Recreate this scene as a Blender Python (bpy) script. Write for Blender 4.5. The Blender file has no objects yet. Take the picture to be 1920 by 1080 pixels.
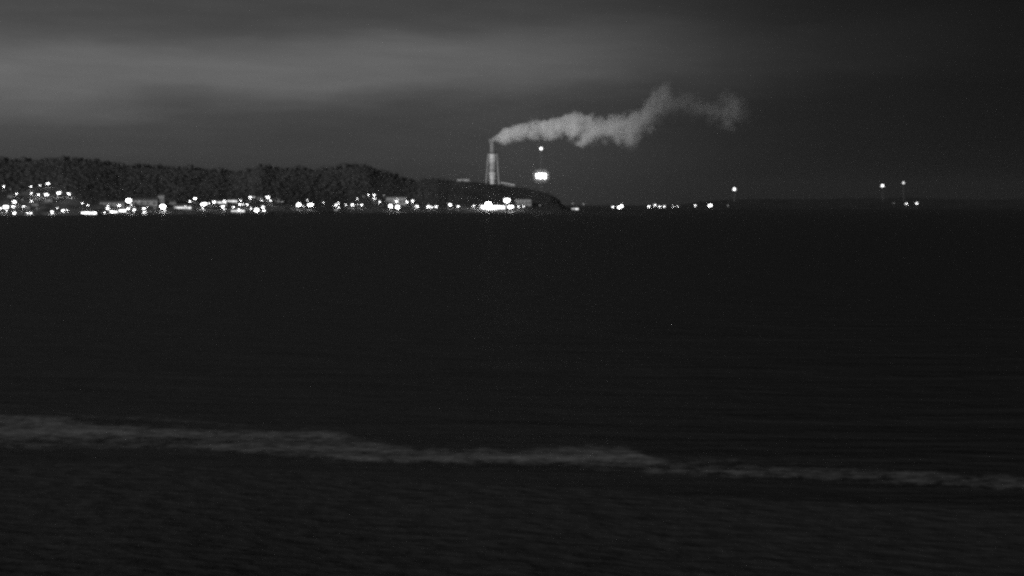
import bpy, math, random
import numpy as np
from mathutils import Vector, noise as mnoise

R = random.Random(7)
rad = math.radians
C = bpy.context.scene.collection
S = bpy.context.scene

# ----------------------------------------------------------------------------
# camera: a telephoto webcam on a bluff 16 m above the sea
# ----------------------------------------------------------------------------
CAM_H = 16.0
F = 4000.0
PITCH = math.atan(158.0 / F)
cam = bpy.data.objects.new('camera', bpy.data.cameras.new('camera'))
C.objects.link(cam)
cam.location = (0, 0, CAM_H)
cam.rotation_euler = (math.pi / 2 - PITCH, 0, 0)
cam.data.sensor_width = 36.0
cam.data.lens = 36.0 * F / 1920.0
cam.data.clip_start = 1.0
cam.data.clip_end = 120000.0
S.camera = cam


def at(x, y, D):
    """surveyed point: bearing of photo pixel (x, y) at forward range D"""
    X = (x - 960.0) / F
    Y = (540.0 - y) / F
    cp, sp = math.cos(PITCH), math.sin(PITCH)
    dy = cp + Y * sp
    dz = -sp + Y * cp
    return Vector((X * D / dy, D, CAM_H + dz * D / dy))


# ----------------------------------------------------------------------------
# helpers
# ----------------------------------------------------------------------------
class MB:
    def __init__(self):
        self.v, self.f = [], []

    def add(self, vs, fs):
        n = len(self.v)
        self.v += [tuple(p) for p in vs]
        self.f += [tuple(i + n for i in q) for q in fs]

    def box(self, c, s, taper=1.0):
        cx, cy, cz = c
        a, b, h = s[0] / 2, s[1] / 2, s[2] / 2
        t = taper
        vs = [(cx - a, cy - b, cz - h), (cx + a, cy - b, cz - h), (cx + a, cy + b, cz - h), (cx - a, cy + b, cz - h),
              (cx - a * t, cy - b * t, cz + h), (cx + a * t, cy - b * t, cz + h), (cx + a * t, cy + b * t, cz + h), (cx - a * t, cy + b * t, cz + h)]
        self.add(vs, [(3, 2, 1, 0), (4, 5, 6, 7), (0, 1, 5, 4), (1, 2, 6, 5), (2, 3, 7, 6), (3, 0, 4, 7)])

    def bar(self, p, q, r0, r1=None, n=6):
        p, q = Vector(p), Vector(q)
        r1 = r0 if r1 is None else r1
        d = (q - p).normalized()
        up = Vector((0, 0, 1)) if abs(d.z) < .9 else Vector((1, 0, 0))
        a = d.cross(up).normalized()
        b = d.cross(a)
        vs = []
        for c, r in ((p, r0), (q, r1)):
            for k in range(n):
                t = 2 * math.pi * k / n
                vs.append(c + a * (r * math.cos(t)) + b * (r * math.sin(t)))
        fs = [(k, (k + 1) % n, n + (k + 1) % n, n + k) for k in range(n)]
        fs += [tuple(range(n - 1, -1, -1)), tuple(range(n, 2 * n))]
        self.add(vs, fs)

    def lathe(self, prof, c=(0, 0, 0), n=24, caps=True):
        vs = []
        for r, z in prof:
            for k in range(n):
                t = 2 * math.pi * k / n
                vs.append((c[0] + r * math.cos(t), c[1] + r * math.sin(t), c[2] + z))
        fs = []
        for i in range(len(prof) - 1):
            for k in range(n):
                fs.append((i * n + k, i * n + (k + 1) % n, (i + 1) * n + (k + 1) % n, (i + 1) * n + k))
        if caps:
            fs += [tuple(range(n - 1, -1, -1)), tuple(range((len(prof) - 1) * n, len(prof) * n))]
        self.add(vs, fs)

    def ball(self, c, s, nu=10, nv=6):
        prof = []
        vs = [(c[0], c[1], c[2] - s[2])]
        for i in range(1, nv):
            ph = -math.pi / 2 + math.pi * i / nv
            for k in range(nu):
                t = 2 * math.pi * k / nu
                vs.append((c[0] + s[0] * math.cos(ph) * math.cos(t), c[1] + s[1] * math.cos(ph) * math.sin(t), c[2] + s[2] * math.sin(ph)))
        vs.append((c[0], c[1], c[2] + s[2]))
        fs = []
        for k in range(nu):
            fs.append((0, 1 + (k + 1) % nu, 1 + k))
            fs.append((len(vs) - 1, 1 + (nv - 2) * nu + k, 1 + (nv - 2) * nu + (k + 1) % nu))
        for i in range(nv - 2):
            for k in range(nu):
                a = 1 + i * nu
                fs.append((a + k, a + (k + 1) % nu, a + nu + (k + 1) % nu, a + nu + k))
        self.add(vs, fs)

    def build(self, name, mat, parent=None, smooth=False):
        me = bpy.data.meshes.new(name)
        me.from_pydata(self.v, [], self.f)
        me.update()
        me.materials.append(mat)
        if smooth:
            for p in me.polygons:
                p.use_smooth = True
        o = bpy.data.objects.new(name, me)
        C.objects.link(o)
        if parent is not None:
            o.parent = parent
        return o


def tag(o, label=None, cat=None, group=None, kind=None):
    if label: o['label'] = label
    if cat: o['category'] = cat
    if group: o['group'] = group
    if kind: o['kind'] = kind
    return o


def thing(name, loc, label, cat, group=None, rz=0):
    o = bpy.data.objects.new(name, None)
    C.objects.link(o)
    o.location = loc
    o.rotation_euler = (0, 0, rz)
    return tag(o, label, cat, group)


def interp(x, pts):
    if x <= pts[0][0]: return pts[0][1]
    for (a, p), (b, q) in zip(pts, pts[1:]):
        if x <= b:
            t = (x - a) / (b - a)
            return p + (q - p) * t
    return pts[-1][1]


def nz(x, y, z=0.0):
    return mnoise.noise(Vector((x, y, z)))


# ----------------------------------------------------------------------------
# materials (all procedural, grey: the camera records a monochrome night)
# ----------------------------------------------------------------------------
def mat(name, grey, rough=.85, var=.25, scale=1.0, spec=.2, bump=0.0):
    m = bpy.data.materials.new(name)
    m.use_nodes = True
    nt = m.node_tree
    b = nt.nodes['Principled BSDF']
    b.inputs['Roughness'].default_value = rough
    b.inputs['Specular IOR Level'].default_value = spec
    tc = nt.nodes.new('ShaderNodeTexCoord')
    n = nt.nodes.new('ShaderNodeTexNoise')
    n.inputs['Scale'].default_value = scale
    n.inputs['Detail'].default_value = 5
    nt.links.new(tc.outputs['Object'], n.inputs['Vector'])
    mr = nt.nodes.new('ShaderNodeMapRange')
    mr.inputs['From Min'].default_value = .3
    mr.inputs['From Max'].default_value = .7
    mr.inputs['To Min'].default_value = grey * (1 - var)
    mr.inputs['To Max'].default_value = grey * (1 + var)
    nt.links.new(n.outputs['Fac'], mr.inputs['Value'])
    nt.links.new(mr.outputs['Result'], b.inputs['Base Color'])
    if bump:
        bp = nt.nodes.new('ShaderNodeBump')
        bp.inputs['Strength'].default_value = bump
        bp.inputs['Distance'].default_value = 1.0
        nt.links.new(n.outputs['Fac'], bp.inputs['Height'])
        nt.links.new(bp.outputs['Normal'], b.inputs['Normal'])
    return m


def glow(name, strength, col=(1, 1, 1)):
    m = bpy.data.materials.new(name)
    m.use_nodes = True
    b = m.node_tree.nodes['Principled BSDF']
    b.inputs['Base Color'].default_value = (.8, .8, .8, 1)
    b.inputs['Emission Color'].default_value = (*col, 1)
    b.inputs['Emission Strength'].default_value = strength
    return m


M = dict(
    wood=mat('woodland_leaves', .056, 1, .2, .02, .05),
    hill=mat('hillside_grass_and_scrub', .055, 1, .35, .03, .05),
    farland=mat('far_land_scrub', .035, 1, .3, .01, .05),
    pole=mat('painted_steel_pole', .12, .5, .15, 2, .4),
    wall=mat('pale_render_wall', .42, .9, .12, .3, .2),
    darkwall=mat('dull_render_wall', .29, .9, .15, .3, .2),
    roof=mat('dark_slate_roof', .09, .8, .25, .6, .2),
    metalroof=mat('pale_sheet_roof', .72, .6, .1, .3, .3),
    concrete=mat('stack_concrete', .52, .9, .16, .12, .15),
    white=mat('stack_white_paint_and_glow', .78, .7, .10, .2, .2),
    grey=mat('stack_grey_steel', .26, .6, .2, .2, .3),
    dark=mat('dark_steel', .05, .6, .2, .5, .3),
    lattice=mat('mast_steel', .19, .6, .2, .5, .3),
    halo_panel=mat('halo_screen_grey', .17, .9, .15, .3, .1),
    sand=mat('wet_dark_sand', .057, .8, .3, .6, .1, .3),
)
LAMP = {}


def lamp_mat(s):
    s = round(s, 2)
    if s not in LAMP:
        LAMP[s] = glow('lamp_glass', s)
    return LAMP[s]


# ----------------------------------------------------------------------------
# world: moonlit night, a stratus layer lit from below by the town
# ----------------------------------------------------------------------------
MOON_EL, MOON_AZ = rad(13), rad(212)      # moon low behind the camera's left shoulder
w = bpy.data.worlds.new('World')
S.world = w
w.use_nodes = True
nt = w.node_tree
N, L = nt.nodes, nt.links
bg = N['Background']


def math_node(op, a, b=None, c=None, clamp=False):
    n = N.new('ShaderNodeMath')
    n.operation = op
    n.use_clamp = clamp
    for i, q in enumerate((a, b, c)):
        if q is None: continue
        if isinstance(q, (int, float)):
            n.inputs[i].default_value = q
        else:
            L.new(q, n.inputs[i])
    return n.outputs[0]


def ramp(val, stops, lo, hi, interp_mode='EASE'):
    """piecewise curve through (value, level) stops"""
    t = math_node('DIVIDE', math_node('SUBTRACT', val, lo), hi - lo, clamp=True)
    r = N.new('ShaderNodeValToRGB')
    cr = r.color_ramp
    cr.interpolation = interp_mode
    while len(cr.elements) > 1:
        cr.elements.remove(cr.elements[-1])
    for i, (p, q) in enumerate(stops):
        t0 = min(1, max(0, (p - lo) / (hi - lo)))
        e = cr.elements[0] if i == 0 else cr.elements.new(t0)
        e.position = t0
        e.color = (q, q, q, 1)
    L.new(t, r.inputs['Fac'])
    return r.outputs['Color']


tc = N.new('ShaderNodeTexCoord')
sx = N.new('ShaderNodeSeparateXYZ')
L.new(tc.outputs['Generated'], sx.inputs[0])
az = math_node('ARCTAN2', sx.outputs['X'], sx.outputs['Y'])
el = sx.outputs['Z']
cv = N.new('ShaderNodeCombineXYZ')
L.new(math_node('MULTIPLY', az, 9.0), cv.inputs[0])
L.new(math_node('MULTIPLY', el, 34.0), cv.inputs[1])
n1 = N.new('ShaderNodeTexNoise')
n1.inputs['Scale'].default_value = 1.3
n1.inputs['Detail'].default_value = 4
n1.inputs['Roughness'].default_value = .45
L.new(cv.outputs[0], n1.inputs['Vector'])
warp = math_node('MULTIPLY', math_node('SUBTRACT', n1.outputs['Fac'], .5), .030)
U = lambda px: (px - 960) / F
V = lambda py: (382 - py) / F
base_az = ramp(az, [(-3.1, .012), (-1.2, .03), (-.5, .066), (U(0), .066), (U(480), .053), (U(960), .049), (U(1100), .040), (U(1250), .027),
                    (U(1400), .0145), (U(1550), .0085), (U(1750), .0052), (U(1920), .003), (.6, .002), (3.1, .012)], -3.2, 3.2, 'LINEAR')
band_az = ramp(az, [(-1.5, .01), (-.5, .085), (U(0), .088), (U(480), .088), (U(800), .082), (U(960), .072), (U(1100), .055), (U(1220), .036),
                    (U(1350), .017), (U(1500), .0085), (U(1700), .004), (U(1920), .001), (.6, .0)], -3.2, 3.2, 'LINEAR')
base_el = ramp(el, [(-.02, .2), (0, .3), (V(335), .6), (V(290), .88), (V(200), .9), (V(100), .9), (V(0), .95), (.2, .6), (.5, .3), (1, .25)], -.02, 1, 'LINEAR')
el2 = math_node('ADD', math_node('SUBTRACT', el, math_node('MULTIPLY', math_node('MAXIMUM', math_node('MINIMUM', az, .3), -.3), .028)), warp)
band_el = ramp(el2, [(V(320), 0), (V(250), .06), (V(205), .16), (V(175), .5), (V(140), .97), (V(105), 1), (V(75), .72), (V(50), .28), (V(15), .08), (V(-60), .06), (.25, 0)], 0, .3, 'LINEAR')
cv2 = N.new('ShaderNodeCombineXYZ')
L.new(math_node('MULTIPLY', az, 22.0), cv2.inputs[0])
L.new(math_node('MULTIPLY', math_node('ADD', el, math_node('MULTIPLY', az, .03)), 190.0), cv2.inputs[1])
n2 = N.new('ShaderNodeTexNoise')
n2.inputs['Scale'].default_value = 1.0
n2.inputs['Detail'].default_value = 5
n2.inputs['Roughness'].default_value = .6
L.new(cv2.outputs[0], n2.inputs['Vector'])
mott = math_node('ADD', math_node('ADD', .72, math_node('MULTIPLY', n1.outputs['Fac'], .2)), math_node('MULTIPLY', n2.outputs['Fac'], .36))
cloud = math_node('MULTIPLY', math_node('ADD', math_node('MULTIPLY', base_az, base_el), math_node('MULTIPLY', band_az, band_el)), mott)
plant_glow = math_node('MULTIPLY', ramp(az, [(U(560), .004), (U(820), .012), (U(960), .024), (U(1060), .022), (U(1250), .005), (U(1400), 0)], -.2, .2, 'LINEAR'),
                       ramp(el, [(0, 1), (V(330), .75), (V(285), .2), (V(240), 0)], 0, .05, 'LINEAR'))
sky = N.new('ShaderNodeTexSky')
sky.sky_type = 'NISHITA'
sky.sun_disc = False
sky.sun_elevation = MOON_EL
sky.sun_rotation = MOON_AZ
bw = N.new('ShaderNodeRGBToBW')
L.new(sky.outputs[0], bw.inputs[0])
# the moon lights the air like a very dim sun
tot = math_node('ADD', math_node('ADD', cloud, plant_glow), math_node('MULTIPLY', bw.outputs[0], .0006))
L.new(math_node('MULTIPLY', tot, 10.0), bg.inputs['Color'])
bg.inputs['Strength'].default_value = .1

moon = bpy.data.objects.new('moon', bpy.data.lights.new('moon', 'SUN'))
C.objects.link(moon)
moon.data.energy = 2.1
moon.data.angle = rad(.5)
moon.rotation_euler = (math.pi / 2 - MOON_EL, 0, math.pi - MOON_AZ)   # shines away from that azimuth
moon.rotation_euler = Vector((math.sin(MOON_AZ) * math.cos(MOON_EL), math.cos(MOON_AZ) * math.cos(MOON_EL), math.sin(MOON_EL))).to_track_quat('Z', 'Y').to_euler()

# ----------------------------------------------------------------------------
# terrain
# ----------------------------------------------------------------------------
TREE_PX = 4.5
RIDGE = [(-1400, 330), (-900, 300), (-600, 305), (-300, 288), (0, 294), (40, 299), (60, 297), (120, 294), (165, 297), (200, 302), (240, 308), (280, 310), (330, 311), (365, 313),
         (410, 317), (440, 320), (470, 317), (490, 308), (510, 312), (560, 314), (600, 314), (640, 311), (660, 307), (690, 307), (700, 313), (720, 320), (745, 327), (760, 333),
         (780, 337), (800, 335), (820, 331), (840, 337), (880, 340), (910, 344), (940, 347), (965, 350), (990, 352), (1010, 355), (1030, 362), (1045, 372), (1055, 381), (1066, 393)]
SHORE = [(-1400, 404), (150, 403), (300, 402), (500, 400.5), (650, 399), (850, 398.5), (1070, 398)]
RANGE = [(-1400, 3600), (0, 3700), (500, 4050), (900, 4330), (1070, 4330)]


def shore_D(x): return CAM_H * F / (interp(x, SHORE) - 382)
def ridge_D(x): return interp(x, RANGE)


def tree_h(x):
    return interp(x, [(0, 8), (700, 8), (860, 5), (880, 0.1), (980, 0.1), (1000, 4), (1050, 4), (1066, .3)])


def ridge_z(x):
    D = ridge_D(x)
    return max(.5, CAM_H + (382 - interp(x, RIDGE)) * D / F - .8 * tree_h(x))


def land_z(x, D):
    a, b = shore_D(x), ridge_D(x)
    H = ridge_z(x)
    e = interp(x, [(1000, 1), (1040, .75), (1075, .0)])
    if D <= a:
        return -1.0 - (a - D) * .02
    s = (D - a) / (b - a)
    q = 1.6 * e
    if s <= 1:
        t = s * s * (3 - 2 * s)
        z = q + (H - q) * (.25 * s + .75 * t)
    else:
        z = H - (H - min(H, 22)) * min(1, (s - 1) / .75) ** 1.2
        if s > 2.2: z -= (s - 2.2) * 12
    env = min(1, s * 3) * (1 if s <= .85 else .4)
    z += env * e * (2.2 * nz(x * .02, D * .01) + 1.2 * nz(x * .07, D * .03, 4))
    return z


def build_land():
    xs = list(np.arange(-1400, 1080, 6.0))
    ss = [-.03, 0, .01] + list(np.linspace(.03, 1.0, 56)) + list(np.linspace(1.05, 2.6, 16))
    vs, fs = [], []
    for x in xs:
        a, b = shore_D(x), ridge_D(x)
        for s in ss:
            D = a + s * (b - a)
            vs.append(((x - 960) / F * D, D, land_z(x, D)))
    n = len(ss)
    for i in range(len(xs) - 1):
        for j in range(n - 1):
            fs.append((i * n + j, (i + 1) * n + j, (i + 1) * n + j + 1, i * n + j + 1))
    m = MB(); m.add(vs, fs)
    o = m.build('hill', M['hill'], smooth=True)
    glow_v = []
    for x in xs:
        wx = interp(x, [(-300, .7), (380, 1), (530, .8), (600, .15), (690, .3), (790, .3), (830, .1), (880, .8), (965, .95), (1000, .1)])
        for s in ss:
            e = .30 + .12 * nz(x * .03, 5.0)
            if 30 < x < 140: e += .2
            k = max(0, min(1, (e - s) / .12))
            glow_v.append(wx * k * max(0, min(1, .6 + 1.3 * nz(x * .06, s * 14))))
    a = o.data.attributes.new('ground_glow', 'FLOAT', 'POINT')
    a.data.foreach_set('value', np.array(glow_v, dtype=np.float32))
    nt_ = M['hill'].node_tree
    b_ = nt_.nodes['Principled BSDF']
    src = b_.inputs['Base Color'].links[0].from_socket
    an = nt_.nodes.new('ShaderNodeAttribute'); an.attribute_name = 'ground_glow'
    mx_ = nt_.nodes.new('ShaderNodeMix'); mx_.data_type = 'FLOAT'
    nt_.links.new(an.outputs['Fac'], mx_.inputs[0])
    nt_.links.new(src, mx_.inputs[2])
    mx_.inputs[3].default_value = .24                      # lamp glow between the lights, painted in as paler yard ground
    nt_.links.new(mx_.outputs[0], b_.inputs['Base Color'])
    return tag(o, kind='structure')


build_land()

FAR = [(1030, 388.6), (1120, 388.4), (1260, 386.5), (1300, 379), (1340, 376), (1420, 373), (1500, 374), (1600, 372), (1700, 371), (1800, 374), (1920, 374), (2300, 366), (3000, 374)]


def far_z(x, D):
    zr = CAM_H + (382 - interp(x, FAR)) * 7900 / F
    s = (D - 7000) / 900
    z = .6 + (zr - .6) * max(0, min(1, s)) ** 1.5
    if s > 1: z *= max(.2, 1 - (s - 1) * .5)
    return z + min(1, max(0, s) * 2) * 1.2 * nz(x * .03, D * .004, 9) if s > 0 else -1


def build_far():
    xs = list(np.arange(1030, 3000, 8.0))
    Ds = [6990, 7000, 7060, 7150, 7250, 7350, 7450, 7550, 7650, 7750, 7850, 7900, 8000, 8300, 8700]
    vs = [((x - 960) / F * D, D, far_z(x, D)) for x in xs for D in Ds]
    n = len(Ds)
    fs = [(i * n + j, (i + 1) * n + j, (i + 1) * n + j + 1, i * n + j + 1) for i in range(len(xs) - 1) for j in range(n - 1)]
    m = MB(); m.add(vs, fs)
    tag(m.build('far_shore', M['farland'], smooth=True), kind='structure')


build_far()


# sea: one sheet to the horizon
def sea_material():
    m = bpy.data.materials.new('night_sea_water')
    m.use_nodes = True
    t = m.node_tree
    b = t.nodes['Principled BSDF']
    b.inputs['Base Color'].default_value = (.030, .030, .030, 1)
    b.inputs['Roughness'].default_value = .5
    b.inputs['IOR'].default_value = 1.33
    b.inputs['Specular IOR Level'].default_value = .3
    c = t.nodes.new('ShaderNodeTexCoord')
    mp = t.nodes.new('ShaderNodeMapping')
    mp.inputs['Scale'].default_value = (.05, .16, .1)
    t.links.new(c.outputs['Object'], mp.inputs[0])
    n = t.nodes.new('ShaderNodeTexNoise')
    n.inputs['Scale'].default_value = 1
    n.inputs['Detail'].default_value = 7
    n.inputs['Roughness'].default_value = .6
    t.links.new(mp.outputs[0], n.inputs['Vector'])
    bp = t.nodes.new('ShaderNodeBump')
    bp.inputs['Strength'].default_value = .7
    bp.inputs['Distance'].default_value = 3.0
    t.links.new(n.outputs['Fac'], bp.inputs['Height'])
    t.links.new(bp.outputs['Normal'], b.inputs['Normal'])
    return m


def build_sea():
    ys = [60, 90] + list(np.arange(95, 260, 3.0)) + [270, 300, 360, 450, 600, 900, 1500, 3000, 7000, 14000, 28000]
    vs, fs = [], []
    nx = 60
    for y in ys:
        hw = max(400, y * .9)
        for i in range(nx + 1):
            x = -hw + 2 * hw * i / nx
            a = max(0, min(1, (y - 100) / 60)) * max(0, min(1, (500 - y) / 200))
            z = a * (.10 * math.sin(y * .28 + 2 * nz(x * .02, y * .02)) + .25 * nz(x * .03, y * .12))
            vs.append((x, y, z))
    for j in range(len(ys) - 1):
        for i in range(nx):
            a = j * (nx + 1) + i
            fs.append((a, a + 1, a + nx + 2, a + nx + 1))
    m = MB(); m.add(vs, fs)
    return tag(m.build('sea', sea_material(), smooth=True), kind='structure')


build_sea()

# the surf line: photo pixels of its upper and lower edge along x
SURF = [(-900, 735, 815), (-300, 765, 838), (0, 780, 851), (80, 790, 850), (180, 800, 851), (300, 805, 853), (420, 813, 860), (520, 820, 866), (640, 822, 873), (670, 828, 876), (760, 846, 878),
        (820, 849, 880), (960, 850, 880), (1020, 845, 884), (1110, 846, 890), (1190, 851, 895), (1220, 866, 899), (1300, 870, 903), (1450, 872, 908), (1600, 880, 914), (1720, 890, 920),
        (1800, 896, 926), (1920, 900, 930), (2400, 915, 950), (2900, 930, 965)]


def beach_z(x, y):
    edge = surf_D(960 + x / max(y, 60) * F)[1]
    d = edge - y
    return (-.35 + .035 * max(-8, d + 4) + .00042 * max(0, d) ** 2) + .05 * nz(x * .05, y * .05)


def surf_D(px):
    a = interp(px, [(p, q + 5) for p, q, r in SURF])
    b = interp(px, [(p, r + 4) for p, q, r in SURF])
    return CAM_H * F / (a - 382), CAM_H * F / (b - 382)


def build_beach():
    vs, fs = [], []
    ys = [-120, -60, -20, 10, 30, 45, 60, 70] + list(np.arange(74, 180, 2.5))
    nx = 90
    for y in ys:
        for i in range(nx + 1):
            x = -110 + 220 * i / nx
            vs.append((x, y, min(beach_z(x, max(y, 40)), 13.0)))
    for j in range(len(ys) - 1):
        for i in range(nx):
            a = j * (nx + 1) + i
            fs.append((a, a + 1, a + nx + 2, a + nx + 1))
    m = MB(); m.add(vs, fs)
    tag(m.build('beach', M['sand'], smooth=True), kind='structure')


build_beach()


def foam_material():
    m = bpy.data.materials.new('sea_foam')
    m.use_nodes = True
    t = m.node_tree
    b = t.nodes['Principled BSDF']
    b.inputs['Base Color'].default_value = (.55, .55, .55, 1)
    b.inputs['Roughness'].default_value = .9
    b.inputs['Specular IOR Level'].default_value = .1
    at_ = t.nodes.new('ShaderNodeAttribute')
    at_.attribute_name = 'cover'
    c = t.nodes.new('ShaderNodeTexCoord')
    mp = t.nodes.new('ShaderNodeMapping')
    mp.inputs['Scale'].default_value = (.9, .75, .8)
    t.links.new(c.outputs['Object'], mp.inputs[0])
    n = t.nodes.new('ShaderNodeTexNoise')
    n.inputs['Scale'].default_value = 1
    n.inputs['Detail'].default_value = 9
    n.inputs['Roughness'].default_value = .72
    t.links.new(mp.outputs[0], n.inputs['Vector'])
    sc_ = t.nodes.new('ShaderNodeMath'); sc_.operation = 'MULTIPLY_ADD'
    t.links.new(n.outputs['Fac'], sc_.inputs[0])
    sc_.inputs[1].default_value = 2.6
    sc_.inputs[2].default_value = -.85
    ad = t.nodes.new('ShaderNodeMath'); ad.operation = 'ADD'
    t.links.new(at_.outputs['Fac'], ad.inputs[0])
    t.links.new(sc_.outputs[0], ad.inputs[1])
    ml = t.nodes.new('ShaderNodeMath'); ml.operation = 'MULTIPLY'
    mr = t.nodes.new('ShaderNodeMapRange')
    mr.inputs['From Min'].default_value = .70
    mr.inputs['From Max'].default_value = 2.95
    t.links.new(ad.outputs[0], mr.inputs['Value'])
    sm = t.nodes.new('ShaderNodeMapRange')
    sm.inputs['From Min'].default_value = .02
    sm.inputs['From Max'].default_value = .5
    t.links.new(at_.outputs['Fac'], sm.inputs['Value'])
    t.links.new(mr.outputs[0], ml.inputs[0])
    t.links.new(sm.outputs[0], ml.inputs[1])
    t.links.new(ml.outputs[0], b.inputs['Alpha'])
    return m


def build_foam():
    vs, fs, cov = [], [], []
    pxs = list(np.arange(-900, 2900, 8.0))
    k = 34
    for px in pxs:
        a, b = surf_D(px)
        far, near = a + 14, b - 1.5
        for j in range(k + 1):
            t = j / k
            D = near + (far - near) * t
            x = (px - 960) / F * D
            u = (D - b) / (a - b)          # 0 at the shore edge, 1 at the seaward edge
            c = 0
            lobes = .26 * nz(x * .10, 3.3) + .2 * nz(x * .35, 8.1) + .12 * nz(x * .9, 2.1)
            e0 = .10 + .10 * nz(x * .06, 12.0)
            c = max(0, min(1, (u + .12) / (.12 + abs(e0) + .12))) * max(0, min(1, 1 - (u - .72 - lobes) / .62))
            # older streaks left behind the breaking crest
            st = .5 + .5 * nz(x * .018 + 5, D * .28)
            c *= .26 + .85 * st * (.7 + .6 * (.5 + .5 * nz(x * .22, D * .5, 7)))
            if px < 620:                    # thin outer wisp on the left
                c = max(c, .52 * math.exp(-((u - 1.32 - .05 * nz(px * .01, 1)) / .09) ** 2) * interp(px, [(60, .6), (420, .9), (620, 0)]))
            if 60 < px < 400: c += .22 * math.exp(-((u - .78) / .16) ** 2)
            if 1000 < px < 1190: c += .08 * math.exp(-((u - .8) / .25) ** 2)
            if 560 < px < 706: c += .16 * math.exp(-((u - .9) / .13) ** 2)
            c *= interp(px, [(900, 1), (1200, .9), (1300, .78), (1920, .72)])
            cov.append(c)
            z = max(beach_z(x, D) + .06, .30) + .35 * c * (.4 + .6 * abs(nz(x * .12, D * .3)))
            vs.append((x, D, z))
    for i in range(len(pxs) - 1):
        for j in range(k):
            a = i * (k + 1) + j
            fs.append((a, a + k + 1, a + k + 2, a + 1))
    m = MB(); m.add(vs, fs)
    o = m.build('sea_foam', foam_material(), smooth=True)
    at_ = o.data.attributes.new('cover', 'FLOAT', 'POINT')
    at_.data.foreach_set('value', np.array(cov, dtype=np.float32))
    tag(o, 'long pale band of surf foam along the water edge', 'foam', kind='stuff')


build_foam()

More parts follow.
